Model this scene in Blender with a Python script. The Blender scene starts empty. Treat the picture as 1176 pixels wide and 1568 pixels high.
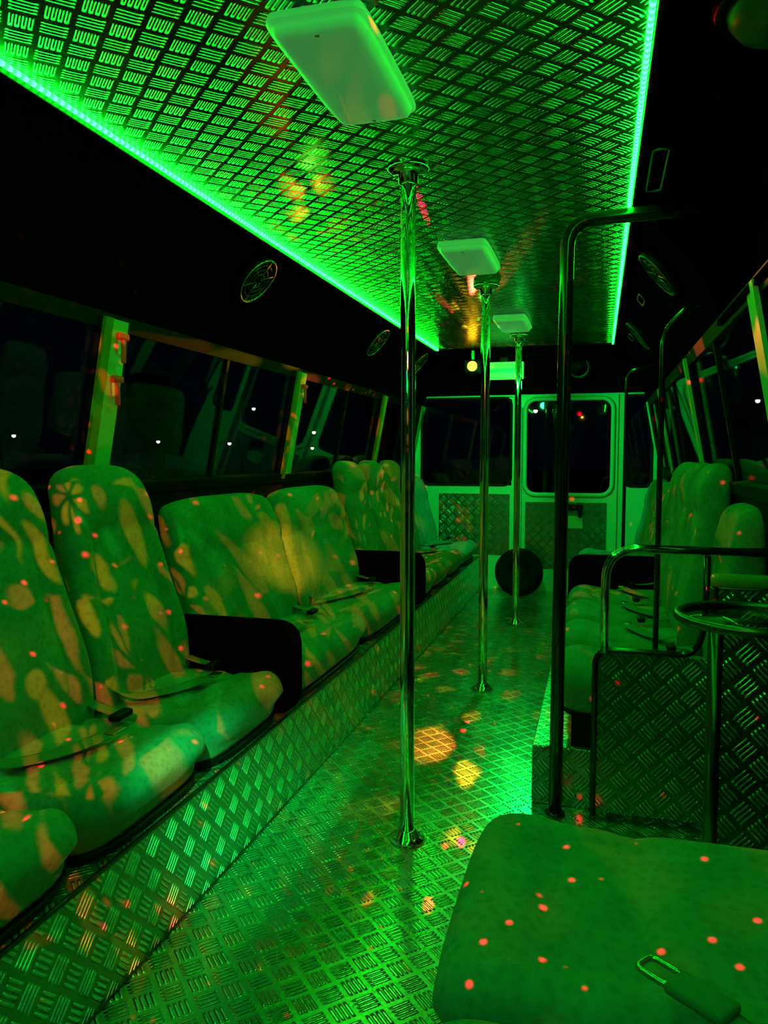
import bpy, bmesh, math, random
from mathutils import Vector, Matrix
random.seed(3)
S=bpy.context.scene
S.view_settings.view_transform='Standard'
S.view_settings.look='None'
COL=S.collection
def MX(x): return -1.09-x
CZ=1.11
LED=60
# ---------------------------------------------------------------- materials
def newmat(name):
    m=bpy.data.materials.new(name); m.use_nodes=True
    nt=m.node_tree; b=nt.nodes['Principled BSDF']
    return m,nt,b
def mat(name,col,rough=.5,metal=0,noise=0,nscale=20,bump=0,emis=None,es=0,spec=.5,sheen=0):
    m,nt,b=newmat(name)
    b.inputs['Base Color'].default_value=(*col,1)
    b.inputs['Roughness'].default_value=rough
    b.inputs['Metallic'].default_value=metal
    b.inputs['Specular IOR Level'].default_value=spec
    if sheen: b.inputs['Sheen Weight'].default_value=sheen
    if emis:
        b.inputs['Emission Color'].default_value=(*emis,1); b.inputs['Emission Strength'].default_value=es
    geo=nt.nodes.new('ShaderNodeNewGeometry')
    n=nt.nodes.new('ShaderNodeTexNoise'); n.inputs['Scale'].default_value=nscale; n.inputs['Detail'].default_value=4
    nt.links.new(geo.outputs['Position'],n.inputs['Vector'])
    if noise:
        r=nt.nodes.new('ShaderNodeMapRange'); r.inputs['To Min'].default_value=1-noise; r.inputs['To Max'].default_value=1+noise
        nt.links.new(n.outputs['Fac'],r.inputs['Value'])
        mx=nt.nodes.new('ShaderNodeVectorMath'); mx.operation='SCALE'; mx.inputs[0].default_value=col
        nt.links.new(r.outputs[0],mx.inputs['Scale']); nt.links.new(mx.outputs[0],b.inputs['Base Color'])
    if bump:
        bp=nt.nodes.new('ShaderNodeBump'); bp.inputs['Strength'].default_value=.6; bp.inputs['Distance'].default_value=bump
        nt.links.new(n.outputs['Fac'],bp.inputs['Height']); nt.links.new(bp.outputs[0],b.inputs['Normal'])
    return m
def diamond(name,cell=.056,base=(.6,.6,.6),r0=.30,r1=.16,dark=.5,bd=.0055,bright=1.5,metal=1.0):
    m,nt,b=newmat(name); N=nt.nodes; L=nt.links
    def M(op,a,bb=None,c=None):
        n=N.new('ShaderNodeMath'); n.operation=op
        for i,v in enumerate((a,bb,c)):
            if v is None: continue
            if isinstance(v,(int,float)): n.inputs[i].default_value=v
            else: L.new(v,n.inputs[i])
        return n.outputs[0]
    def mixf(f,a,bb):
        return M('ADD',M('MULTIPLY',a,M('SUBTRACT',1.0,f)),M('MULTIPLY',bb,f))
    def sm(v,a,bb):
        n=N.new('ShaderNodeMapRange'); n.interpolation_type='SMOOTHSTEP'
        n.inputs['From Min'].default_value=a; n.inputs['From Max'].default_value=bb
        n.inputs['To Min'].default_value=1; n.inputs['To Max'].default_value=0
        L.new(v,n.inputs['Value']); return n.outputs[0]
    g=N.new('ShaderNodeNewGeometry')
    sp=N.new('ShaderNodeSeparateXYZ'); L.new(g.outputs['Position'],sp.inputs[0])
    sn=N.new('ShaderNodeSeparateXYZ'); L.new(g.outputs['True Normal'],sn.inputs[0])
    mX=M('GREATER_THAN',M('ABSOLUTE',sn.outputs[0]),.7)
    mY=M('GREATER_THAN',M('ABSOLUTE',sn.outputs[1]),.7)
    u=mixf(mX,sp.outputs[0],sp.outputs[1])
    v=mixf(M('MAXIMUM',mX,mY),sp.outputs[1],sp.outputs[2])
    k=1/(cell*math.sqrt(2))
    p=M('MULTIPLY',M('ADD',u,v),k); q=M('MULTIPLY',M('SUBTRACT',u,v),k)
    par=M('FLOORED_MODULO',M('ADD',M('FLOOR',p),M('FLOOR',q)),2.0)
    a=M('SUBTRACT',M('FRACT',p),.5); c=M('SUBTRACT',M('FRACT',q),.5)
    s=mixf(par,a,c); t=mixf(par,c,a)
    w=M('MULTIPLY',M('ABSOLUTE',M('SUBTRACT',M('FRACT',M('MULTIPLY',t,5.0)),.5)),2.0)
    h=M('MULTIPLY',M('MULTIPLY',sm(w,.25,.8),sm(M('ABSOLUTE',s),.28,.45)),sm(M('ABSOLUTE',t),.38,.41))
    no=N.new('ShaderNodeTexNoise'); no.inputs['Scale'].default_value=5; no.inputs['Detail'].default_value=6
    L.new(g.outputs['Position'],no.inputs['Vector'])
    b.inputs['Metallic'].default_value=metal
    ro=M('ADD',M('ADD',M('MULTIPLY',h,r1-r0),r0),M('MULTIPLY',M('SUBTRACT',no.outputs['Fac'],.5),.2))
    L.new(ro,b.inputs['Roughness'])
    mxc=N.new('ShaderNodeMix'); mxc.data_type='RGBA'
    mxc.inputs['A'].default_value=(*[x*dark for x in base],1); mxc.inputs['B'].default_value=(*[min(1,x*bright) for x in base],1)
    L.new(h,mxc.inputs['Factor']); L.new(mxc.outputs['Result'],b.inputs['Base Color'])
    bp=N.new('ShaderNodeBump'); bp.inputs['Strength'].default_value=1; bp.inputs['Distance'].default_value=bd
    L.new(h,bp.inputs['Height']); L.new(bp.outputs[0],b.inputs['Normal'])
    return m
def fabric():
    m,nt,b=newmat('seat_fabric'); N=nt.nodes; L=nt.links
    g=N.new('ShaderNodeNewGeometry')
    v=N.new('ShaderNodeTexVoronoi'); v.inputs['Scale'].default_value=60; L.new(g.outputs['Position'],v.inputs['Vector'])
    n=N.new('ShaderNodeTexNoise'); n.inputs['Scale'].default_value=260; L.new(g.outputs['Position'],n.inputs['Vector'])
    n2=N.new('ShaderNodeTexNoise'); n2.inputs['Scale'].default_value=9; n2.inputs['Detail'].default_value=8; L.new(g.outputs['Position'],n2.inputs['Vector'])
    r=N.new('ShaderNodeValToRGB'); r.color_ramp.elements[0].position=.1; r.color_ramp.elements[0].color=(.23,.29,.36,1)
    r.color_ramp.elements[1].position=.6; r.color_ramp.elements[1].color=(.31,.38,.45,1)
    L.new(v.outputs['Distance'],r.inputs[0])
    mx=N.new('ShaderNodeMix'); mx.data_type='RGBA'; mx.blend_type='MULTIPLY'; mx.inputs['Factor'].default_value=.6
    L.new(r.outputs[0],mx.inputs['A']); L.new(n2.outputs['Fac'],mx.inputs['B']); L.new(mx.outputs['Result'],b.inputs['Base Color'])
    b.inputs['Roughness'].default_value=.9; b.inputs['Sheen Weight'].default_value=.06; b.inputs['Specular IOR Level'].default_value=.15
    bp=N.new('ShaderNodeBump'); bp.inputs['Strength'].default_value=.5; bp.inputs['Distance'].default_value=.002
    L.new(n.outputs['Fac'],bp.inputs['Height']); L.new(bp.outputs[0],b.inputs['Normal'])
    return m
def glassmat():
    m=bpy.data.materials.new('window_glass'); m.use_nodes=True; nt=m.node_tree; N=nt.nodes; L=nt.links
    N.clear(); o=N.new('ShaderNodeOutputMaterial'); mx=N.new('ShaderNodeMixShader')
    t=N.new('ShaderNodeBsdfTransparent'); t.inputs[0].default_value=(.8,.85,.83,1)
    gl=N.new('ShaderNodeBsdfGlossy'); gl.inputs['Roughness'].default_value=.02; gl.inputs[0].default_value=(.8,.8,.8,1)
    f=N.new('ShaderNodeLayerWeight'); f.inputs[0].default_value=.5
    p=N.new('ShaderNodeMath'); p.operation='POWER'; p.inputs[1].default_value=4; L.new(f.outputs['Facing'],p.inputs[0])
    q=N.new('ShaderNodeMath'); q.operation='MULTIPLY_ADD'; q.inputs[1].default_value=.45; q.inputs[2].default_value=.03; L.new(p.outputs[0],q.inputs[0])
    L.new(q.outputs[0],mx.inputs[0]); L.new(t.outputs[0],mx.inputs[1]); L.new(gl.outputs[0],mx.inputs[2]); L.new(mx.outputs[0],o.inputs[0])
    return m
def ledmat():
    m=bpy.data.materials.new('led_emission'); m.use_nodes=True; nt=m.node_tree; N=nt.nodes; L=nt.links
    N.clear(); o=N.new('ShaderNodeOutputMaterial'); e=N.new('ShaderNodeEmission')
    g=N.new('ShaderNodeNewGeometry'); sp=N.new('ShaderNodeSeparateXYZ'); L.new(g.outputs['Position'],sp.inputs[0])
    a=N.new('ShaderNodeMath'); a.operation='MULTIPLY'; a.inputs[1].default_value=45; L.new(sp.outputs[1],a.inputs[0])
    f=N.new('ShaderNodeMath'); f.operation='FRACT'; L.new(a.outputs[0],f.inputs[0])
    r=N.new('ShaderNodeMapRange'); r.inputs['From Min'].default_value=.35; r.inputs['From Max'].default_value=.65
    r.inputs['To Min'].default_value=LED*.4; r.inputs['To Max'].default_value=LED*1.6; L.new(f.outputs[0],r.inputs['Value'])
    e.inputs[0].default_value=(.003,1,.014,1); L.new(r.outputs[0],e.inputs[1]); L.new(e.outputs[0],o.inputs[0])
    return m
M_dia=diamond('diamond_plate_floor',r0=.27,r1=.17,dark=.74,base=(.60,.66,.62),bd=.007,metal=.95)
M_diap=diamond('diamond_plate_panel',r0=.32,r1=.18,dark=.40,base=(.56,.62,.58),metal=.92)
M_diar=diamond('diamond_plate_riser',r0=.36,r1=.22,dark=.62,base=(.55,.62,.58),bd=.007,metal=.84)
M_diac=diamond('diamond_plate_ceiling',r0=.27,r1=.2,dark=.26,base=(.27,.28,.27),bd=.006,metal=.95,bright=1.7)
M_fab=fabric(); M_glass=glassmat(); M_led=ledmat()
M_vinyl=mat('black_vinyl',(.002,.002,.0025),.9,noise=.3,bump=.0006,nscale=300,spec=.0)
M_dark=mat('dark_lining',(.008,.008,.009),.8,noise=.3,spec=.1)
M_black=mat('black_plastic',(.005,.005,.005),.5,noise=.2,spec=.12)
M_rub=mat('black_rubber',(.004,.004,.004),.85,noise=.3,nscale=60,bump=.001,spec=.1)
M_cream=mat('cream_painted_metal',(.55,.66,.54),.4,noise=.08,nscale=6)
M_white=mat('white_lens_plastic',(.8,.82,.8),.35,noise=.04,nscale=8,emis=(.10,.5,.15),es=.24)
M_vent=mat('grey_vent_plastic',(.08,.08,.08),.35,noise=.04,nscale=8)
M_chrome=mat('chrome',(.8,.8,.8),.09,1,noise=.05)
M_bpipe=mat('black_gloss_paint',(.006,.006,.006),.15,0,noise=.2)
M_pipe=mat('brushed_steel',(.5,.5,.5),.25,1,noise=.1)
M_dpipe=mat('dark_steel',(.12,.12,.12),.3,1,noise=.1)
M_web=mat('belt_webbing',(.14,.17,.18),.8,noise=.2,nscale=200)
M_red=mat('red_plastic',(.6,.03,.02),.4,noise=.1,emis=(1,.02,.02),es=.06)  # faint red emission added to the colour; the hammers are no lamps
M_cur=mat('orange_curtain_trim',(.6,.24,.06),.8,noise=.2)
M_wood=mat('orange_wood_cap',(.45,.22,.06),.4,noise=.3,nscale=30)
M_sign=mat('sign_green',(.1,.5,.15),.4,noise=.1,emis=(.12,.9,.12),es=.5)
M_yel=mat('yellow_lens',(.9,.7,.1),.3,noise=.05,emis=(1,.5,.01),es=14)
M_asph=mat('asphalt',(.03,.03,.032),.85,noise=.4,nscale=3,bump=.01)
M_leaf=mat('foliage',(.03,.07,.02),.8,noise=.5,nscale=4,bump=.03)
M_bark=mat('bark',(.06,.045,.03),.9,noise=.4,bump=.01)
M_lampw=mat('lamp_glow',(1,1,1),.5,emis=(1,.92,.8),es=3,noise=.01)
# ---------------------------------------------------------------- helpers
def empty(name,loc=(0,0,0)):
    e=bpy.data.objects.new(name,None); e.location=loc; e.empty_display_size=.1; COL.objects.link(e); return e
def addmesh(name,verts,faces,m,parent=None,smooth=True,loc=None):
    me=bpy.data.meshes.new(name); me.from_pydata([tuple(v) for v in verts],[],faces); me.update()
    bm=bmesh.new(); bm.from_mesh(me); bmesh.ops.remove_doubles(bm,verts=bm.verts,dist=1e-6)
    bmesh.ops.recalc_face_normals(bm,faces=bm.faces); bm.to_mesh(me); bm.free()
    if smooth:
        for p in me.polygons: p.use_smooth=True
    me.materials.append(m)
    o=bpy.data.objects.new(name,me); COL.objects.link(o)
    if parent: o.parent=parent
    return o
def axis(h,r,m,k=4):
    c=[-h+r*(1-math.cos(i/k*math.pi/2)) for i in range(k)]
    mid=[-(h-r)+2*(h-r)*i/m for i in range(m+1)]
    return c+mid+[-x for x in reversed(c)]
def rbox_geo(size,r,m=2,k=4,f=None,center=(0,0,0)):
    h=[s/2 for s in size]; r=min(r,min(h)*.999)
    mm=m if isinstance(m,(tuple,list)) else (m,m,m)
    ax=[axis(h[i],r,mm[i],k) for i in range(3)]
    V=[];F=[]
    for d in range(3):
        e,g=[(1,2),(2,0),(0,1)][d]
        for sg in (-1,1):
            base=len(V); A=ax[e];B=ax[g]
            for a in A:
                for b in B:
                    p=[0,0,0]; p[d]=sg*h[d]; p[e]=a; p[g]=b
                    inn=[max(-(h[i]-r),min(h[i]-r,p[i])) for i in range(3)]
                    dv=Vector([p[i]-inn[i] for i in range(3)])
                    if dv.length>1e-9: dv=dv.normalized()*r
                    q=[inn[i]+dv[i] for i in range(3)]
                    if f: q=f(*q)
                    V.append((q[0]+center[0],q[1]+center[1],q[2]+center[2]))
            nb=len(B)
            for i in range(len(A)-1):
                for j in range(nb-1):
                    F.append((base+i*nb+j,base+(i+1)*nb+j,base+(i+1)*nb+j+1,base+i*nb+j+1))
    return V,F
def rbox(name,center,size,r,m,parent=None,seg=1,k=3,f=None):
    V,F=rbox_geo(size,r,seg,k,f,center)
    return addmesh(name,V,F,m,parent)
def boxes(name,lst,m,parent=None,bev=.002):
    V=[];F=[]
    for (x0,x1,y0,y1,z0,z1) in lst:
        v,f=rbox_geo((x1-x0,y1-y0,z1-z0),bev,1,1,None,((x0+x1)/2,(y0+y1)/2,(z0+z1)/2))
        o=len(V); V+=v; F+=[tuple(i+o for i in q) for q in f]
    return addmesh(name,V,F,m,parent,smooth=False)
def sweep_geo(pts,r,n=16,closed=False,flat=None):
    pts=[Vector(p) for p in pts]; V=[];F=[]; N=len(pts); up=None
    for i,p in enumerate(pts):
        if closed: t=(pts[(i+1)%N]-pts[i-1])
        else: t=(pts[min(i+1,N-1)]-pts[max(i-1,0)])
        t.normalize()
        if up is None:
            a=Vector((0,0,1)) if abs(t.z)<.9 else Vector((1,0,0))
            up=(a-t*a.dot(t)).normalized()
        else: up=(up-t*up.dot(t)).normalized()
        s=t.cross(up)
        for j in range(n):
            an=2*math.pi*j/n
            if flat: V.append(p+s*math.cos(an)*flat[0]+up*math.sin(an)*flat[1])
            else: V.append(p+s*math.cos(an)*r+up*math.sin(an)*r)
    for i in range(N if closed else N-1):
        for j in range(n):
            a=i*n+j;b=i*n+(j+1)%n;c=((i+1)%N)*n+(j+1)%n;d=((i+1)%N)*n+j
            F.append((a,b,c,d))
    if not closed:
        F.append(tuple(range(n))); F.append(tuple((N-1)*n+j for j in range(n)))
    return V,F
def sweep(name,pts,r,m,parent=None,n=16,closed=False,flat=None):
    V,F=sweep_geo(pts,r,n,closed,flat); return addmesh(name,V,F,m,parent)
def fillet(pts,rad,n=8):
    pts=[Vector(p) for p in pts]; out=[pts[0]]
    for i in range(1,len(pts)-1):
        a=(pts[i-1]-pts[i]); b=(pts[i+1]-pts[i]); r=min(rad,a.length*.49,b.length*.49)
        A=pts[i]+a.normalized()*r; B=pts[i]+b.normalized()*r
        for k in range(n+1):
            t=k/n; out.append(A*(1-t)**2+pts[i]*2*t*(1-t)+B*t*t)
    out.append(pts[-1]); return out
def lathe(name,prof,m,parent=None,n=32,mtx=None):
    V=[];F=[]
    for (r,z) in prof:
        for j in range(n):
            a=2*math.pi*j/n; p=Vector((r*math.cos(a),r*math.sin(a),z))
            V.append(mtx@p if mtx else p)
    for i in range(len(prof)-1):
        for j in range(n):
            F.append((i*n+j,i*n+(j+1)%n,(i+1)*n+(j+1)%n,(i+1)*n+j))
    if prof[0][0]>1e-4: F.append(tuple(range(n)))
    if prof[-1][0]>1e-4: F.append(tuple((len(prof)-1)*n+j for j in range(n)))
    return addmesh(name,V,F,m,parent)
def strip(name,pts,y0,y1,m,parent=None,thick=.03,ny=1):
    V=[];F=[];n=len(pts)
    for j in range(ny+1):
        y=y0+(y1-y0)*j/ny
        for (x,z) in pts: V.append((x,y,z))
    for j in range(ny):
        for i in range(n-1): F.append((j*n+i,j*n+i+1,(j+1)*n+i+1,(j+1)*n+i))
    off=[]
    cen=Vector((-.545,1.0))
    for i in range(n):
        a=Vector(pts[max(i-1,0)]);b=Vector(pts[min(i+1,n-1)]); t=(b-a).normalized(); nn=Vector((t.y,-t.x))
        if nn.dot(Vector(pts[i])-cen)<0: nn=-nn
        off.append(nn*thick)
    V2=[(V[j*n+i][0]+off[i].x,V[j*n+i][1],V[j*n+i][2]+off[i].y) for j in range(ny+1) for i in range(n)]
    T=len(V); VV=V+V2; FF=F+[tuple(reversed([q+T for q in f])) for f in F]
    for j in range(ny):
        for i in (0,n-1): a=j*n+i;b=(j+1)*n+i; FF.append((a,b,b+T,a+T))
    for j in (0,ny):
        for i in range(n-1): a=j*n+i; FF.append((a,a+1,a+1+T,a+T))
    return addmesh(name,VV,FF,m,parent,smooth=False)
def sst(a,b,x):
    t=max(0,min(1,(x-a)/(b-a))); return t*t*(3-2*t)
# ---------------------------------------------------------------- shell
Y0,Y1=-1.2,6.45
boxes('floor',[(-1.62,.53,Y0,Y1,-.06,0)],M_dia)
boxes('ceiling',[(-1.175,.085,Y0,5.66,1.90,1.94)],M_diac)
addmesh('ceiling_rear',[(-1.3,5.66,1.90),(.21,5.66,1.90),(.45,6.46,1.60),(-1.54,6.46,1.60),(-1.3,5.66,1.96),(.21,5.66,1.96),(.45,6.46,1.66),(-1.54,6.46,1.66)],
  [(0,1,2,3),(4,5,6,7),(0,1,5,4),(1,2,6,5),(2,3,7,6),(3,0,4,7)],M_vinyl,smooth=False)
cove=[(-1.45,1.53),(-1.425,1.60),(-1.385,1.68),(-1.33,1.76),(-1.26,1.84),(-1.175,1.902)]
YD=2.62
for side,fx in (('left',lambda x:x),('right',MX)):
    strip('wall_'+side,[(fx(-1.60),0),(fx(-1.60),.6),(fx(-1.548),.99)],Y0,Y1,M_dark,thick=.04)
    strip('trim_1' if side=='left' else 'trim_2',[(fx(x),z) for x,z in cove],Y0 if side=='left' else YD,5.70,M_vinyl,thick=.04)
    strip('trim_3' if side=='left' else 'trim_4',[(fx(x),z) for x,z in cove[:3]]+[(fx(-1.36),1.74)],5.70,Y1,M_vinyl,thick=.04)
    strip('trim_5' if side=='left' else 'trim_6',[(fx(-1.540),.98),(fx(-1.528),1.02)],Y0,Y1,M_black,thick=.03)
    strip('trim_7' if side=='left' else 'trim_8',[(fx(-1.452),1.50),(fx(-1.440),1.545)],Y0,Y1,M_black,thick=.02)
    e=empty('led_strip_light')
    sx=1 if side=='left' else -1
    xc=fx(-1.168)
    sweep('led_tape',[(xc+sx*.004,Y0+.02+i*(5.64-Y0-.02)/20,1.893) for i in range(21)],.006,M_led,e,n=8)
    boxes('channel',[(min(xc-sx*.004,xc-sx*.012),max(xc-sx*.004,xc-sx*.012),Y0+.01,5.65,1.878,1.9)],M_black,e)
strip('trim_9',[(.44,1.53),(.44,1.80),(.40,1.885),(.088,1.902)],Y0,YD,M_vinyl,thick=.04)
addmesh('trim_10',[(.36,YD,1.53),(.44,YD,1.53),(.44,YD,1.80),(.40,YD,1.885),(.085,YD,1.905),(.17,YD,1.84),(.24,YD,1.76),(.295,YD,1.68),(.335,YD,1.60)],[(0,1,2,3,4,5,6,7,8)],M_vinyl,smooth=False)
boxes('trim_11',[(.345,.45,Y0,YD,1.515,1.535)],M_vinyl)
def wx(z): return -1.55+.1*(z-1.0)/.53
wn=0
ys=[-1.0,.56,2.10,3.64,5.2,6.40]
for side,fx in (('left',lambda x:x),('right',MX)):
    for i,y in enumerate(ys):
        e=empty('window_pillar')
        w=.055
        strip('pillar_cover',[(fx(wx(z)+.012),z) for z in (1.0,1.2,1.4,1.53)],y-w,y+w,M_cream,e,thick=.02)
        strip('rubber_seal',[(fx(wx(z)+.006),z) for z in (1.0,1.2,1.4,1.53)],y-w-.02,y+w+.02,M_black,e,thick=.015)
        strip('curtain_rail',[(fx(wx(z)+.02),z) for z in (1.0,1.2,1.4,1.53)],y-w-.016,y-w+.022,M_cur if side=='left' else M_cream,e,thick=.012)
    for i in range(5):
        wn+=1
        e=empty('window_%d'%wn); a,b=ys[i]+.055,ys[i+1]-.055
        strip('glass_pane',[(fx(wx(1.0)-.01),1.0),(fx(wx(1.53)-.01),1.53)],a,b,M_glass,e,thick=.004)
        mid=(a+b)/2
        strip('sliding_frame',[(fx(wx(1.0)),1.0),(fx(wx(1.53)),1.53)],mid-.010,mid+.010,M_black,e,thick=.016)
        for (z0,z1) in ((1.0,1.025),(1.505,1.53)):
            strip('frame_rail',[(fx(wx(z0)),z0),(fx(wx(z1)),z1)],a,b,M_black,e,thick=.016)
for (y,z) in ((2.11,1.46),(2.11,1.33),(3.66,1.44)):
    e=empty('emergency_hammer')
    x=wx(z)+.026
    rbox('handle',(x,y+.01,z-.02),(.012,.018,.08),.005,M_red,e)
    rbox('hammer_head',(x,y+.01,z+.022),(.016,.055,.022),.006,M_red,e)
    rbox('bracket',(x-.006,y+.01,z-.01),(.008,.034,.05),.003,M_cream,e)
boxes('wall_front',[(-1.62,.53,Y0-.06,Y0,0,1.94)],M_dark)
R0,R1=6.42,6.48
boxes('wall_rear',[(-1.62,-.64,R0,R1,0,.87),(-.70,-.64,R0,R1,.87,1.6),(-1.62,.53,R0,R1,1.6,1.95),
  (.14,.53,R0,R1,0,.87),(.14,.19,R0,R1,.87,1.6),(-1.62,-1.46,R0,R1,.87,1.6),(.40,.53,R0,R1,.87,1.6)],M_cream)
def rrect(x0,x1,z0,z1,y,r,n=6):
    P=[]
    for cx,cz,a0 in ((x1-r,z1-r,0),(x0+r,z1-r,90),(x0+r,z0+r,180),(x1-r,z0+r,270)):
        for k in range(n+1):
            a=math.radians(a0+90*k/n); P.append((cx+r*math.cos(a),y,cz+r*math.sin(a)))
    return P
wn+=1; e=empty('window_%d'%wn)
boxes('glass_pane',[(-1.46,-.70,6.45,6.455,.87,1.6)],M_glass,e)
sweep('rubber_seal',rrect(-1.455,-.705,.875,1.59,6.415,.06),.012,M_black,e,closed=True,n=8)
wn+=1; e=empty('window_%d'%wn)
boxes('glass_pane',[(.19,.40,6.45,6.455,.87,1.6)],M_glass,e)
sweep('rubber_seal',rrect(.195,.395,.875,1.59,6.415,.05),.012,M_black,e,closed=True,n=8)
d=empty('door_1')
boxes('door_leaf',[(-.64,.14,6.40,6.46,.0,.80),(-.64,-.575,6.40,6.46,.80,1.6),(.085,.14,6.40,6.46,.80,1.6),(-.575,.085,6.40,6.46,1.56,1.6)],M_cream,d)
sweep('window_frame',rrect(-.59,.10,.80,1.575,6.39,.09),.018,M_cream,d,closed=True,n=10)
boxes('glass_pane',[(-.575,.085,6.43,6.435,.80,1.56)],M_glass,d)
boxes('kick_plate',[(-.58,.06,6.385,6.40,.2,.74)],M_diap,d)
rbox('handle_latch',(-.18,6.36,.70),(.12,.04,.05),.012,M_black,d)
rbox('handle_lever',(-.14,6.33,.67),(.03,.03,.10),.01,M_black,d)
boxes('label_plate',[(-.25,-.12,6.378,6.385,.53,.63)],M_cream,d)
sweep('door_grab_bar',fillet([(-.62,6.40,1.50),(-.62,6.34,1.50),(-.62,6.34,.35),(-.62,6.40,.35)],.04),.012,M_cream,d,n=10)
boxes('diamond_plate_panel',[(-1.30,-.71,6.40,6.42,.30,.80)],M_diap)
# ---------------------------------------------------------------- platforms
boxes('seat_platform',[(-1.545,-.947,Y0+.05,6.38,0,.28)],M_diar,bev=.004)
boxes('seat_platform',[(-.19,.455,2.44,6.38,0,.19)],M_diar,bev=.004)
boxes('seat_platform',[(-.13,.455,-.6,1.33,0,.30)],M_dark,bev=.004)
boxes('trim_12',[(-.947,-.943,Y0+.05,6.38,0,.006),(-.952,-.944,Y0+.05,6.38,.274,.284)],M_dpipe)
# ---------------------------------------------------------------- seats
def seat_back(W,H,tall,T=.10,lean=.20):
    hw=W/2; hh=H/2
    def f(x,y,z):
        u=(z+hh)/H
        yn=abs(y)/hw
        front=1 if x>0 else 0
        zz=z - (.05 if tall else .03)*(yn**4)*sst(.6,1,u)
        yy=y*(1-(.22 if tall else .06)*sst(.25,1,u)-.04*(1-sst(0,.2,u)))
        xx=x
        if front:
            g=math.exp(-((abs(y)-hw*.6)/.016)**2)*.014*sst(.05,.15,u)*(1-sst(.70,.76,u))
            xx+= .018*yn**2*(1-sst(.7,.9,u)) + .018*math.exp(-((u-.25)/.18)**2)
            if tall: xx+=.022*math.exp(-((u-.87)/.10)**2) - .006*math.exp(-((u-.735)/.02)**2)
            else: xx+=.012*math.exp(-((u-.82)/.12)**2)-.005*math.exp(-((u-.66)/.018)**2)
            xx-=g
        else: xx*= (1-.35*sst(.5,1,u))
        xx-= (z+hh)*lean
        return xx,yy,zz
    return rbox_geo((T,W-.012,H),.045,(1,26,34),4,f)
def seat_cushion(W,D,H=.13,cr=.045):
    hw=W/2; hd=D/2
    def f(x,y,z):
        yn=abs(y)/hw; u=(x+hd)/D
        xx=x-cr*yn**5*sst(.6,1,u)
        zz=z
        if z>0:
            zz+=.016*(1-yn**2)+.012*math.exp(-((u-.86)/.1)**2)-.01*math.exp(-((u-.55)/.05)**2)
            zz-=.011*math.exp(-((abs(y)-hw*.62)/.014)**2)*(1-sst(.7,.76,u)) + .010*math.exp(-((u-.76)/.02)**2)*(1 if yn<.66 else 0)
        else: xx-=.03*sst(.7,1,u)
        return xx,y,zz
    return rbox_geo((D,W-.010,H),.05,(22,24,1),4,f)
def xf(V,sgn,X,Y,Z):
    return [(X+sgn*v[0],Y+v[1],Z+v[2]) for v in V]
def strap(name,pts,parent,w=.023):
    return sweep(name,fillet(pts,.05,5),0,M_web,parent,n=8,flat=(w,.0018))
def seat(side,ya,yb,tall=True,double=False,xb=None,zc=.355,xfr=None,belt=True,lean=.20,cr=.045):
    sg=1 if side=='L' else -1
    W=yb-ya; yc=(ya+yb)/2
    e=empty('bench_seat' if double else 'passenger_seat',(0,0,0))
    if xb is None: xb=-1.33 if side=='L' else MX(-1.33)
    if xfr is None: xfr=-.925 if side=='L' else -.14
    H=.70 if tall else .575
    V,F=seat_back(W,H,tall,lean=lean); addmesh('backrest',xf(V,sg,xb,yc,zc+.03+H/2),F,M_fab,e)
    xback=xb-sg*.02
    D=abs(xfr-xback); V,F=seat_cushion(W,D,cr=cr)
    addmesh('cushion',xf(V,sg,(xfr+xback)/2,yc,zc),F,M_fab,e)
    xi,xo=sorted((xfr-sg*.07,xback)); zb=.28 if side=='L' else (.19 if ya>2 else .30)
    boxes('base_frame',[(xi,xo,ya+.02,yb-.02,zb+.001,zc-.055)],M_black,e)
    sweep('front_piping',[(xfr-sg*.035-sg*.04*abs(t)**5,yc+t*(W/2-.02),zc-.058) for t in [i/8-1 for i in range(17)]],.007,M_black,e,n=6)
    if belt:
        x1=xb+sg*.07; zt=zc+.088
        strap('seat_belt',[(x1-sg*.03,yc-W*.38,zt+.03),(x1+sg*.03,yc-W*.34,zt),(x1+sg*.11,yc-W*.16,zt+.004),(x1+sg*.15,yc+.06*W,zt+.010)],e)
        rbox('belt_tongue',(x1+sg*.155,yc+.12*W,zt+.011),(.03,.05,.006),.002,M_pipe,e)
        rbox('buckle',(x1+sg*.10,yc+W*.33,zt+.012),(.03,.07,.018),.006,M_black,e)
        strap('buckle_strap',[(x1-sg*.03,yc+W*.42,zt+.02),(x1+sg*.04,yc+W*.41,zt+.004),(x1+sg*.09,yc+W*.36,zt+.008)],e)
    return e
for a,b in ((-.24,.25),(.26,.75),(.76,1.25),(1.255,1.745),(1.75,2.24)): seat('L',a,b)
seat('L',2.29,3.17,False,True); seat('L',3.18,4.07,False,True)
for a,b in ((4.13,4.60),(4.61,5.08),(5.09,5.56)): seat('L',a,b)
seat('L',5.6,6.2,False)
seat('R',2.44,2.85,False,xb=.42,lean=.06)
for a,b in ((2.87,3.31),(3.32,3.76),(3.77,4.20)): seat('R',a,b,xb=.345,lean=.12)
seat('R',4.29,5.1,False,True,xb=.32,lean=.16,belt=False); seat('R',5.11,5.9,False,True,xb=.32,lean=.16,belt=False)
seat('R',.38,.875,xb=.37,zc=.385,xfr=-.20,lean=.04,belt=False,cr=.02); seat('R',.88,1.41,xb=.37,zc=.385,xfr=-.20,lean=.04,belt=False,cr=.012)
e=empty('lap_seat_belt')
strap('webbing',[(.130,.895,.490),(.165,.86,.489),(.22,.81,.490),(.28,.765,.497)],e,w=.021)
h=rbox('buckle_housing',(0,0,0),(.075,.044,.015),.007,M_web,e,k=3)
h.location=(.124,.900,.495); h.rotation_euler=(0,0,math.radians(-38))
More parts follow.
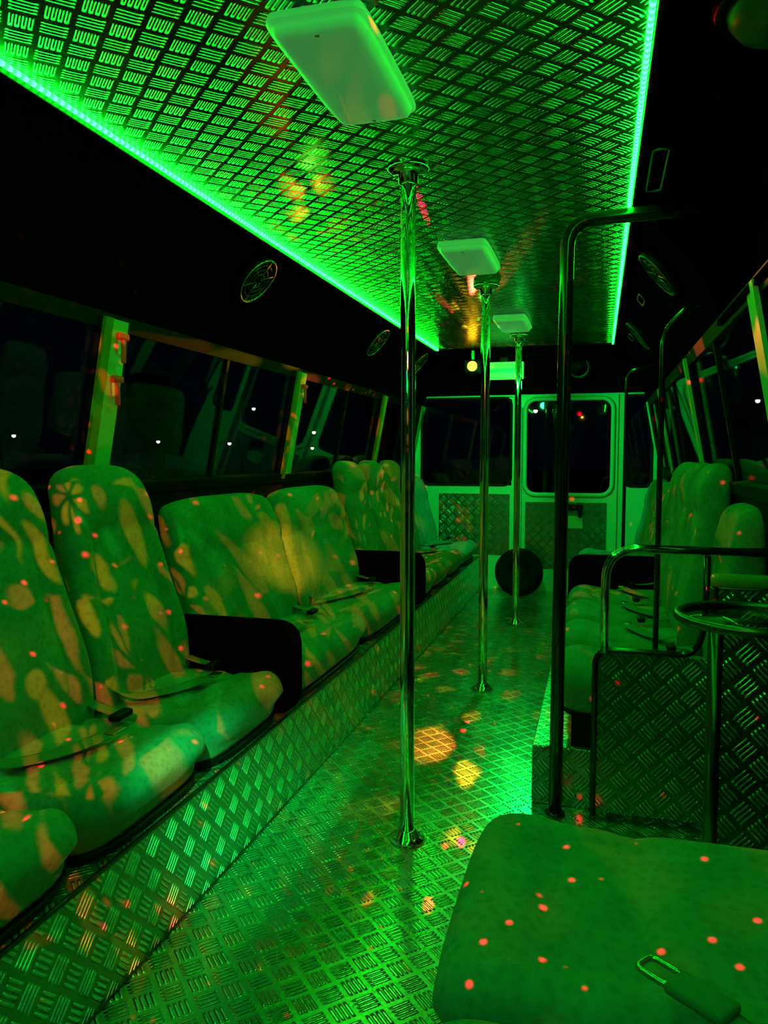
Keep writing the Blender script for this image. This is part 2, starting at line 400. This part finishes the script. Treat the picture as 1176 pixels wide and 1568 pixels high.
P=rrect(-.022,.022,-.016,.016,0,.009,4)
t=sweep('metal_tongue',[(p[0],p[2],0) for p in P],.004,M_pipe,e,n=8,closed=True)
t.location=(.081,.934,.496); t.rotation_euler=(.0,0,math.radians(-38))
def divider(side,y,z0,zt=.585):
    sg=1 if side=='L' else -1
    x0=-1.42 if side=='L' else MX(-1.42); x1=-.91 if side=='L' else -.15
    P=fillet([(x0,y,z0),(x1+0,y,z0),(x1,y,zt),(x0,y,zt)],.085,8)
    n=len(P); V=[];
    w=.022
    F=[]
    for s in (-1,1): V+=[(p[0],p[1]+s*w,p[2]) for p in P]
    F.append(tuple(range(n))); F.append(tuple(range(n,2*n)))
    for i in range(n): F.append((i,(i+1)%n,(i+1)%n+n,i+n))
    e=empty('armrest_panel')
    o=addmesh('panel',V,F,M_vinyl,e,smooth=False)
    b=o.modifiers.new('b','BEVEL'); b.width=.012; b.segments=3
divider('L',2.262,.285); divider('L',4.10,.285); divider('R',4.245,.195)
# ---------------------------------------------------------------- poles
PX=-.518
for y in (2.10,3.60,5.10):
    e=empty('grab_pole')
    sweep('tube',[(PX,y,z) for z in (.004,.5,1.0,1.5,1.896)],.021,M_chrome,e,n=28)
    lathe('floor_flange',[(.0,.001),(.052,.001),(.052,.008),(.034,.014),(.026,.03),(.021,.032)],M_chrome,e,mtx=Matrix.Translation((PX,y,0)))
    lathe('ceiling_flange',[(.0,1.899),(.058,1.899),(.058,1.888),(.045,1.882),(.027,1.878),(.027,1.855),(.021,1.85)],M_chrome,e,mtx=Matrix.Translation((PX,y,0)))
    for k in range(4):
        a=math.pi/4+k*math.pi/2
        rbox('bolt',(PX+.041*math.cos(a),y+.041*math.sin(a),.013),(.009,.009,.008),.003,M_pipe,e)
e=empty('handrail')
sweep('black_tube',fillet([(-.112,2.38,.004),(-.108,2.38,1.0),(-.103,2.38,1.800),(.06,2.38,1.805),(.43,2.38,1.810)],.15,10),.0205,M_bpipe,e,n=24)
lathe('floor_flange',[(0,.001),(.03,.001),(.03,.006),(.022,.010)],M_bpipe,e,mtx=Matrix.Translation((-.112,2.38,0)))
e=empty('handrail')
sweep('thin_tube',fillet([(.205,2.86,.20),(.205,2.86,1.54),(.29,2.86,1.63),(.345,2.86,1.63)],.05,8),.010,M_bpipe,e,n=16)
sweep('side_tube',fillet([(.13,4.26,.2),(.13,4.26,1.55),(.32,4.26,1.6)],.05,8),.009,M_bpipe,e,n=12)
e=empty('partition_panel')
boxes('diamond_plate',[(.0,.49,2.395,2.405,.015,.515)],M_diap,e)
sweep('frame_tube',fillet([(.0,2.40,.004),(.0,2.40,.522),(.285,2.40,.522),(.31,2.40,.62),(.31,2.40,.82)],.05,8),.010,M_bpipe,e,n=14)
sweep('top_rail',fillet([(.025,2.40,.515),(.025,2.40,.835),(.48,2.40,.835)],.10,10),.0135,M_chrome,e,n=18)
e=empty('stairwell_panel')
boxes('diamond_plate',[(.275,.49,1.995,2.005,.0,.79)],M_diap,e)
rbox('wood_cap',(.385,2.0,.81),(.235,.05,.03),.012,M_wood,e)
rbox('corner_post',(.275,2.0,.40),(.02,.02,.79),.006,M_dpipe,e)
e=empty('drink_table')
TC=(.325,1.80)
lathe('table_top',[(0,.757),(.135,.757),(.135,.763),(0,.763)],M_glass,e,mtx=Matrix.Translation((TC[0],TC[1],0)),n=48)
sweep('rim_ring',[(TC[0]+.15*math.cos(a*math.pi/24),TC[1]+.15*math.sin(a*math.pi/24),.76) for a in range(48)],.011,M_dpipe,e,n=12,closed=True)
sweep('support_bar',[(TC[0]-.15,TC[1],.752),(TC[0]+.15,TC[1],.752)],.006,M_dpipe,e,n=8)
sweep('post',[(TC[0]-.06,TC[1]+.06,.003),(TC[0]-.06,TC[1]+.06,.75)],.014,M_dpipe,e,n=16)
lathe('foot',[(0,.001),(.06,.001),(.06,.008),(.02,.016)],M_dpipe,e,mtx=Matrix.Translation((TC[0]-.06,TC[1]+.06,0)))
e=empty('spare_wheel')
Mt=Matrix.Translation((-.60,6.14,.190))@Matrix.Rotation(math.radians(62),4,'X')@Matrix.Scale(.72,4)
prof=[(.12,-.08),(.15,-.09),(.20,-.10),(.24,-.095),(.258,-.07),(.262,-.03),(.262,.03),(.258,.07),(.24,.095),(.20,.10),(.15,.09),(.12,.08),(.12,-.08)]
lathe('tyre',prof,M_rub,e,n=48,mtx=Mt)
lathe('rim',[(0,.02),(.05,.03),(.06,.05),(.09,.04),(.125,.07),(.135,.085),(.14,.07)],M_black,e,n=40,mtx=Mt)
# ---------------------------------------------------------------- ceiling lights
def dome(yc):
    e=empty('ceiling_light')
    def f(x,y,z):
        s=1-.10*sst(.02,-.02,z) if z<0 else 1
        yn=abs(y)/.22; xn=abs(x)/.1
        zz=z-(.008*(1-yn**2)*(1-xn**2) if z<0 else 0)
        c=(xn**6)*(yn**6)
        return x*s*(1-.12*c),y*(1-.05*(1 if z<0 else 0))*(1-.05*c),zz
    V,F=rbox_geo((.195,.43,.04),.019,(12,20,2),4,f,(PX+.02,yc,1.878))
    addmesh('diffuser',V,F,M_white,e)
    for s in (-1,1):
        rbox('screw',(PX+.02,yc+s*.18,1.857),(.008,.008,.004),.0015,M_pipe,e)
for y in (1.52,3.03,4.56): dome(y)
# ---------------------------------------------------------------- speakers on coves
def cove_at(z):
    for i in range(len(cove)-1):
        if cove[i][1]<=z<=cove[i+1][1]:
            t=(z-cove[i][1])/(cove[i+1][1]-cove[i][1]); x=cove[i][0]*(1-t)+cove[i+1][0]*t
            a=Vector((cove[i+1][0]-cove[i][0],0,cove[i+1][1]-cove[i][1])).normalized()
            return x,a
def speaker(side,y,z,R=.10):
    x,a=cove_at(z); n=Vector((a.z,0,-a.x))
    if side=='R': x=MX(x); a=Vector((-a.x,0,a.z)); n=Vector((-n.x,0,n.z))
    yv=Vector((0,1,0))
    m=Matrix((( a.x,yv.x,n.x,x+n.x*.012),(a.y,yv.y,n.y,y),(a.z,yv.z,n.z,z+n.z*.012),(0,0,0,1)))
    e=empty('wall_speaker')
    lathe('bezel',[(R*.82,.0),(R*.84,.016),(R*.92,.02),(R,.012),(R*1.02,-.012)],M_black,e,mtx=m)
    lathe('cone',[(0,.012),(R*.22,.012),(R*.28,.0),(R*.6,.004),(R*.83,.014)],M_black,e,mtx=m)
    mp=M_pipe if side=='L' else M_dpipe
    for k in range(6):
        an=k*math.pi/3
        pts=[m@Vector((r*math.cos(an),r*math.sin(an),.018)) for r in (.012,R*.5,R*.88)]
        sweep('grille_spoke',pts,.004,M_dpipe,e,n=6)
    for rr in (.3,.5,.7):
        sweep('grille_ring',[m@Vector((R*rr*math.cos(j*math.pi/12),R*rr*math.sin(j*math.pi/12),.018)) for j in range(24)],.0025,M_dpipe,e,n=6,closed=True)
    sweep('outer_ring',[m@Vector((R*.93*math.cos(j*math.pi/16),R*.93*math.sin(j*math.pi/16),.020)) for j in range(32)],.004,mp,e,n=6,closed=True)
for y in (1.1,2.76,4.42,5.5): speaker('L',y,1.80 if y>2 else 1.79)
for y in (3.02,4.5): speaker('R',y,1.79)
for y in (3.75,4.9):
    x,a=cove_at(1.83); x=MX(x); a=Vector((-a.x,0,a.z)); n=Vector((-a.z,0,a.x))
    e=empty('coat_hook_frame')
    P=rrect(-.02,.02,-.07,.07,0,.014,4)
    sweep('frame',[Vector((x,y,1.83))+n*.012+a*p[0]+Vector((0,p[2],0)) for p in P],.004,M_pipe,e,n=8,closed=True)
e=empty('coat_hook_frame')
sweep('frame',[Vector((.137+p[0],2.28+p[2],1.888)) for p in rrect(-.02,.02,-.16,.16,0,.014,4)],.005,M_pipe,e,n=8,closed=True)
e=empty('ceiling_vent')
lathe('vent_dome',[(0,1.835),(.05,1.838),(.085,1.85),(.10,1.87),(.105,1.895)],M_vent,e,n=40,mtx=Matrix.Translation((.30,1.50,-.005)))
lathe('vent_ring',[(.105,1.895),(.12,1.88),(.125,1.893)],M_black,e,n=40,mtx=Matrix.Translation((.30,1.50,-.008)))
e=empty('exit_sign')
rbox('housing',(-.70,5.80,1.745),(.30,.03,.13),.01,M_sign,e)
rbox('sign_face',(-.70,5.782,1.745),(.24,.006,.03),.002,M_cream,e)
rbox('bracket',(-.70,5.82,1.83),(.06,.02,.06),.004,M_black,e)
def disco(x,y,z,sg=-1):
    e=empty('disco_light')
    rbox('housing',(x,y,z),(.12,.09,.10),.015,M_black,e)
    lathe('lens',[(0,.02),(.02,.018),(.032,.010),(.036,0)],M_yel if sg<0 else M_vent,e,mtx=Matrix.Translation((x,y+sg*.046,z))@Matrix.Rotation(math.radians(90 if sg<0 else -90),4,'X'))
    boxes('bracket',[(x-.01,x+.01,y-.01,y+.01,z+.045,min(1.898,z+.12))],M_pipe,e)
disco(-.91,5.70,1.77,-1)
disco(-.28,-.10,1.81,1)
disco(.0,-.66,1.81,1)
speaker_e=empty('wall_speaker')
mm=Matrix.Translation((-.16,5.93,1.77))@Matrix.Rotation(math.radians(110),4,'X')
lathe('bezel',[(.06,0),(.075,.02),(.085,.0)],M_dpipe,speaker_e,mtx=mm); lathe('cone',[(0,.01),(.03,.0),(.065,.012)],M_black,speaker_e,mtx=mm)
# ---------------------------------------------------------------- outside
boxes('ground',[(-90,90,-60,110,-.95,-.9)],M_asph)
def lamp(x,y,z,r=.10):
    e=empty('street_lamp')
    sweep('pole',fillet([(x,y,-.9),(x,y,z+.15),(x+.6,y,z+.2)],.3,5),.05,M_dpipe,e,n=8)
    rbox('head',(x+.7,y,z+.16),(.5,.2,.08),.03,M_dpipe,e)
    lathe('bulb',[(0,-r),(r*.7,-r*.7),(r,0),(r*.7,r*.4),(0,r*.5)],M_lampw,e,n=12,mtx=Matrix.Translation((x+.7,y,z+.08)))
for x,y,z in ((-18,36.8,3.5),(-22.7,35.3,1.8),(-19,36,1.7),(5.2,33,3.2),(-3.4,34,3.0),(-9,33,2.0),(-30,25,2.2),(-27,30,2.0),(8,28,2.4),(-32,22,6),(-14,35,2.2),(-16,40,1.5)): lamp(x,y,z)
def tree(x,y,h):
    e=empty('tree')
    sweep('trunk',[(x,y,-.9),(x+.1,y,h*.3),(x-.1,y+.1,h*.7)],.16,M_bark,e,n=8)
    V=[];F=[]
    for k in range(9):
        bm=bmesh.new(); bmesh.ops.create_icosphere(bm,subdivisions=3,radius=random.uniform(.7,1.2)*h*.22)
        c=Vector((x+random.uniform(-1,1)*h*.3,y+random.uniform(-1,1)*h*.3,h*.65+random.uniform(-.3,.3)*h))
        o=len(V)
        for v in bm.verts: V.append(v.co*random.uniform(.82,1.15)+c)
        for q in bm.faces: F.append(tuple(v.index+o for v in q.verts))
        bm.free()
    addmesh('foliage',V,F,M_leaf,e,smooth=False)
for x,y,h in ((-26,42,6),(-12,42,6),(9,40,5)): tree(x,y,h)
# ---------------------------------------------------------------- lights
def light(name,kind,loc,energy,col,radius=.03,target=None,angle=None,blend=.3):
    l=bpy.data.lights.new(name,kind); l.energy=energy; l.color=col
    if kind!='AREA': l.shadow_soft_size=radius
    o=bpy.data.objects.new(name,l); o.location=loc; COL.objects.link(o)
    if target is not None:
        o.rotation_euler=(Vector(target)-Vector(loc)).to_track_quat('-Z','Y').to_euler()
    if angle: l.spot_size=math.radians(angle); l.spot_blend=blend
    return o
def gobo(o,patch=1.0,patch_scale=28,dot_scale=32,dotk=14,seedoff=(0,0,0),thr=(.30,.50),keep=.4,dotr=(.03,.13),flower=None,pal=None):
    l=o.data; l.use_nodes=True; nt=l.node_tree; N=nt.nodes; L=nt.links
    em=[n for n in N if n.type=='EMISSION'][0]
    def M(op,a,bb=None,c=None):
        n=N.new('ShaderNodeMath'); n.operation=op
        for i,v in enumerate((a,bb,c)):
            if v is None: continue
            if isinstance(v,(int,float)): n.inputs[i].default_value=v
            else: L.new(v,n.inputs[i])
        return n.outputs[0]
    tc=N.new('ShaderNodeTexCoord'); mp=N.new('ShaderNodeMapping'); mp.inputs['Location'].default_value=seedoff
    L.new(tc.outputs['Normal'],mp.inputs['Vector'])
    nz=N.new('ShaderNodeTexNoise'); nz.inputs['Scale'].default_value=patch_scale*(1.1 if not flower else 3); nz.inputs['Detail'].default_value=1; L.new(mp.outputs[0],nz.inputs['Vector'])
    ns=N.new('ShaderNodeVectorMath'); ns.operation='SCALE'; ns.inputs['Scale'].default_value=(.8 if not flower else .15)/patch_scale; L.new(nz.outputs['Color'],ns.inputs[0])
    na=N.new('ShaderNodeVectorMath'); na.operation='ADD'; L.new(mp.outputs[0],na.inputs[0]); L.new(ns.outputs[0],na.inputs[1])
    v=N.new('ShaderNodeTexVoronoi'); v.inputs['Scale'].default_value=patch_scale; L.new(na.outputs[0],v.inputs['Vector'])
    r=N.new('ShaderNodeMapRange'); r.interpolation_type='SMOOTHSTEP'; r.inputs['From Min'].default_value=thr[0]; r.inputs['From Max'].default_value=thr[1]
    r.inputs['To Min'].default_value=patch; r.inputs['To Max'].default_value=0
    sp=N.new('ShaderNodeSeparateColor'); L.new(v.outputs['Color'],sp.inputs[0])
    cr=N.new('ShaderNodeValToRGB'); cr.color_ramp.interpolation='CONSTANT'
    if pal is None: pal=[(0,(1,.09,.04)),(.2,(.0,.0,.0)),(.32,(.75,.45,.01)),(.54,(.01,.7,.04)),(.68,(0,0,0)),(.80,(1,.18,.04))]
    if flower: pal=[(0,(1,.08,.02)),(.24,(.0,.0,.0)),(.36,(.95,.38,.005)),(.60,(.0,.4,.02)),(.74,(1,.15,.02)),(.93,(0,.0,.0))]
    els=cr.color_ramp.elements
    els[0].position=pal[0][0]; els[0].color=(*pal[0][1],1); els[1].position=pal[1][0]; els[1].color=(*pal[1][1],1)
    for p,c in pal[2:]:
        q=els.new(p); q.color=(*c,1)
    if flower:
        e1,e2,npet,nring=flower
        df=N.new('ShaderNodeVectorMath'); df.operation='SUBTRACT'; L.new(na.outputs[0],df.inputs[0]); L.new(v.outputs['Position'],df.inputs[1])
        def dot(e):
            n=N.new('ShaderNodeVectorMath'); n.operation='DOT_PRODUCT'; L.new(df.outputs[0],n.inputs[0]); n.inputs[1].default_value=e; return n.outputs['Value']
        da,db=dot(e1),dot(e2)
        rad=M('MULTIPLY',M('SQRT',M('ADD',M('MULTIPLY',da,da),M('MULTIPLY',db,db))),patch_scale)
        k=M('MULTIPLY',M('ARCTAN2',db,da),npet/(2*math.pi))
        kr=M('MULTIPLY',rad,nring)
        a1=M('MULTIPLY',M('ABSOLUTE',M('SUBTRACT',M('FRACT',M('ADD',k,M('MULTIPLY',M('FLOOR',kr),.5))),.5)),2.0)
        b1=M('MULTIPLY',M('ABSOLUTE',M('SUBTRACT',M('FRACT',kr),.5)),2.0)
        bl=M('SQRT',M('ADD',M('MULTIPLY',a1,a1),M('MULTIPLY',b1,b1)))
        L.new(bl,r.inputs['Value'])
        cx=N.new('ShaderNodeCombineXYZ'); L.new(M('FLOOR',M('ADD',k,M('MULTIPLY',M('FLOOR',kr),.5))),cx.inputs[0]); L.new(M('FLOOR',kr),cx.inputs[1]); L.new(sp.outputs[0],cx.inputs[2])
        wn_=N.new('ShaderNodeTexWhiteNoise'); wn_.noise_dimensions='3D'; L.new(cx.outputs[0],wn_.inputs['Vector']); L.new(wn_.outputs['Value'],cr.inputs[0])
    else:
        L.new(v.outputs['Distance'],r.inputs['Value']); L.new(sp.outputs[0],cr.inputs[0])
    m1=N.new('ShaderNodeVectorMath'); m1.operation='SCALE'; L.new(cr.outputs[0],m1.inputs[0]); L.new(r.outputs[0],m1.inputs['Scale'])
    v2=N.new('ShaderNodeTexVoronoi'); v2.inputs['Scale'].default_value=dot_scale; L.new(mp.outputs[0],v2.inputs['Vector'])
    r2=N.new('ShaderNodeMapRange'); r2.inputs['From Min'].default_value=dotr[0]; r2.inputs['From Max'].default_value=dotr[1]
    r2.inputs['To Min'].default_value=dotk; r2.inputs['To Max'].default_value=0; L.new(v2.outputs['Distance'],r2.inputs['Value'])
    s2=N.new('ShaderNodeSeparateColor'); L.new(v2.outputs['Color'],s2.inputs[0])
    gt=M('GREATER_THAN',s2.outputs[1],keep)
    mu=M('MULTIPLY',gt,r2.outputs[0])
    m2=N.new('ShaderNodeVectorMath'); m2.operation='SCALE'; m2.inputs[0].default_value=(1,.0,.02); L.new(mu,m2.inputs['Scale'])
    ad=N.new('ShaderNodeVectorMath'); ad.operation='ADD'; L.new(m1.outputs[0],ad.inputs[0]); L.new(m2.outputs[0],ad.inputs[1])
    L.new(ad.outputs[0],em.inputs['Color']); em.inputs['Strength'].default_value=1
g1=light('disco_beam_front','SPOT',(0,-.56,1.74),270,(1,1,1),.004,(-1.3,2.2,.65),42,.2); gobo(g1,patch_scale=9.5,thr=(.5,.8),flower=((.9,.42,0),(-.14,.31,.94),8,6.0),dotr=(.02,.12),keep=.2)
g2=light('disco_beam_rear','SPOT',(-.91,5.58,1.70),60,(1,1,1),.004,(-.65,3.2,.0),100,.3); gobo(g2,seedoff=(3.1,1.7,.4),patch_scale=20,thr=(.28,.46))
g3=light('laser_dots','SPOT',(-.28,.02,1.74),30,(1,1,1),.002,(-.25,1.2,.2),125,.2); gobo(g3,patch=.12,patch_scale=14,thr=(.2,.5),dotk=60,dot_scale=36,seedoff=(7,2,5),dotr=(.02,.13),keep=.05)
ORP=[(0,(1,.22,.01)),(.3,(.0,.0,.0)),(.42,(1,.45,.02)),(.68,(0,0,0)),(.76,(1,.3,.02)),(.95,(.1,.6,.02))]
g4=light('ceiling_fill_orange','SPOT',(-1.40,3.60,1.34),10,(1,1,1),.01,(-.78,2.20,1.90),46,.9); gobo(g4,patch_scale=20,seedoff=(1,2,8),thr=(.35,.6),dotk=0,pal=ORP)  # added bare spot, stands in for orange seat reflections on the ceiling
light('disco_spot_green','SPOT',(-.30,.05,1.72),600,(.005,1,.12),.01,(-.90,1.95,.03),15,1)
light('floor_fill_green','SPOT',(-.45,5.30,1.60),60,(.003,1,.08),.03,(-.80,2.2,.0),50,1)  # added green fill to brighten the floor, no fixture behind it
light('disco_spot_red','SPOT',(-.30,.05,1.72),400,(1,.02,.03),.004,(-.93,1.50,.08),1.6,.9)
light('disco_spot_red','SPOT',(-.15,.2,1.45),60,(1,.01,.03),.004,(-.455,1.66,1.858),1.8,.9)
light('disco_spot_yellow','SPOT',(0,-.56,1.72),900,(1,.5,.01),.01,(-1.33,3.14,.66),5,.8)
light('disco_spot_orange','SPOT',(-.91,5.60,1.72),200,(1,.28,.02),.01,(-.62,2.85,.0),4,.8)
light('front_fill','POINT',(-.55,-.7,1.6),5,(.004,.85,.32),.02)  # added teal-green fill behind the camera, not a real source
light('rear_fill','SPOT',(-.55,4.95,1.62),60,(.004,1,.10),.03,(-.55,6.42,.95),105,.6)  # added green fill that lifts only the rear wall, no fixture
w=bpy.data.worlds.new('night'); S.world=w; w.use_nodes=True
w.node_tree.nodes['Background'].inputs[0].default_value=(.01,.02,.05,1); w.node_tree.nodes['Background'].inputs[1].default_value=.05
# ---------------------------------------------------------------- camera
cd=bpy.data.cameras.new('camera'); cam=bpy.data.objects.new('camera',cd); COL.objects.link(cam)
cd.lens=27.02; cd.sensor_width=36; cd.sensor_fit='AUTO'; cd.clip_start=.02; cd.clip_end=300
cam.location=(0,0,CZ); cam.rotation_euler=(math.radians(90-4.13),0,math.radians(15.62))
S.camera=cam
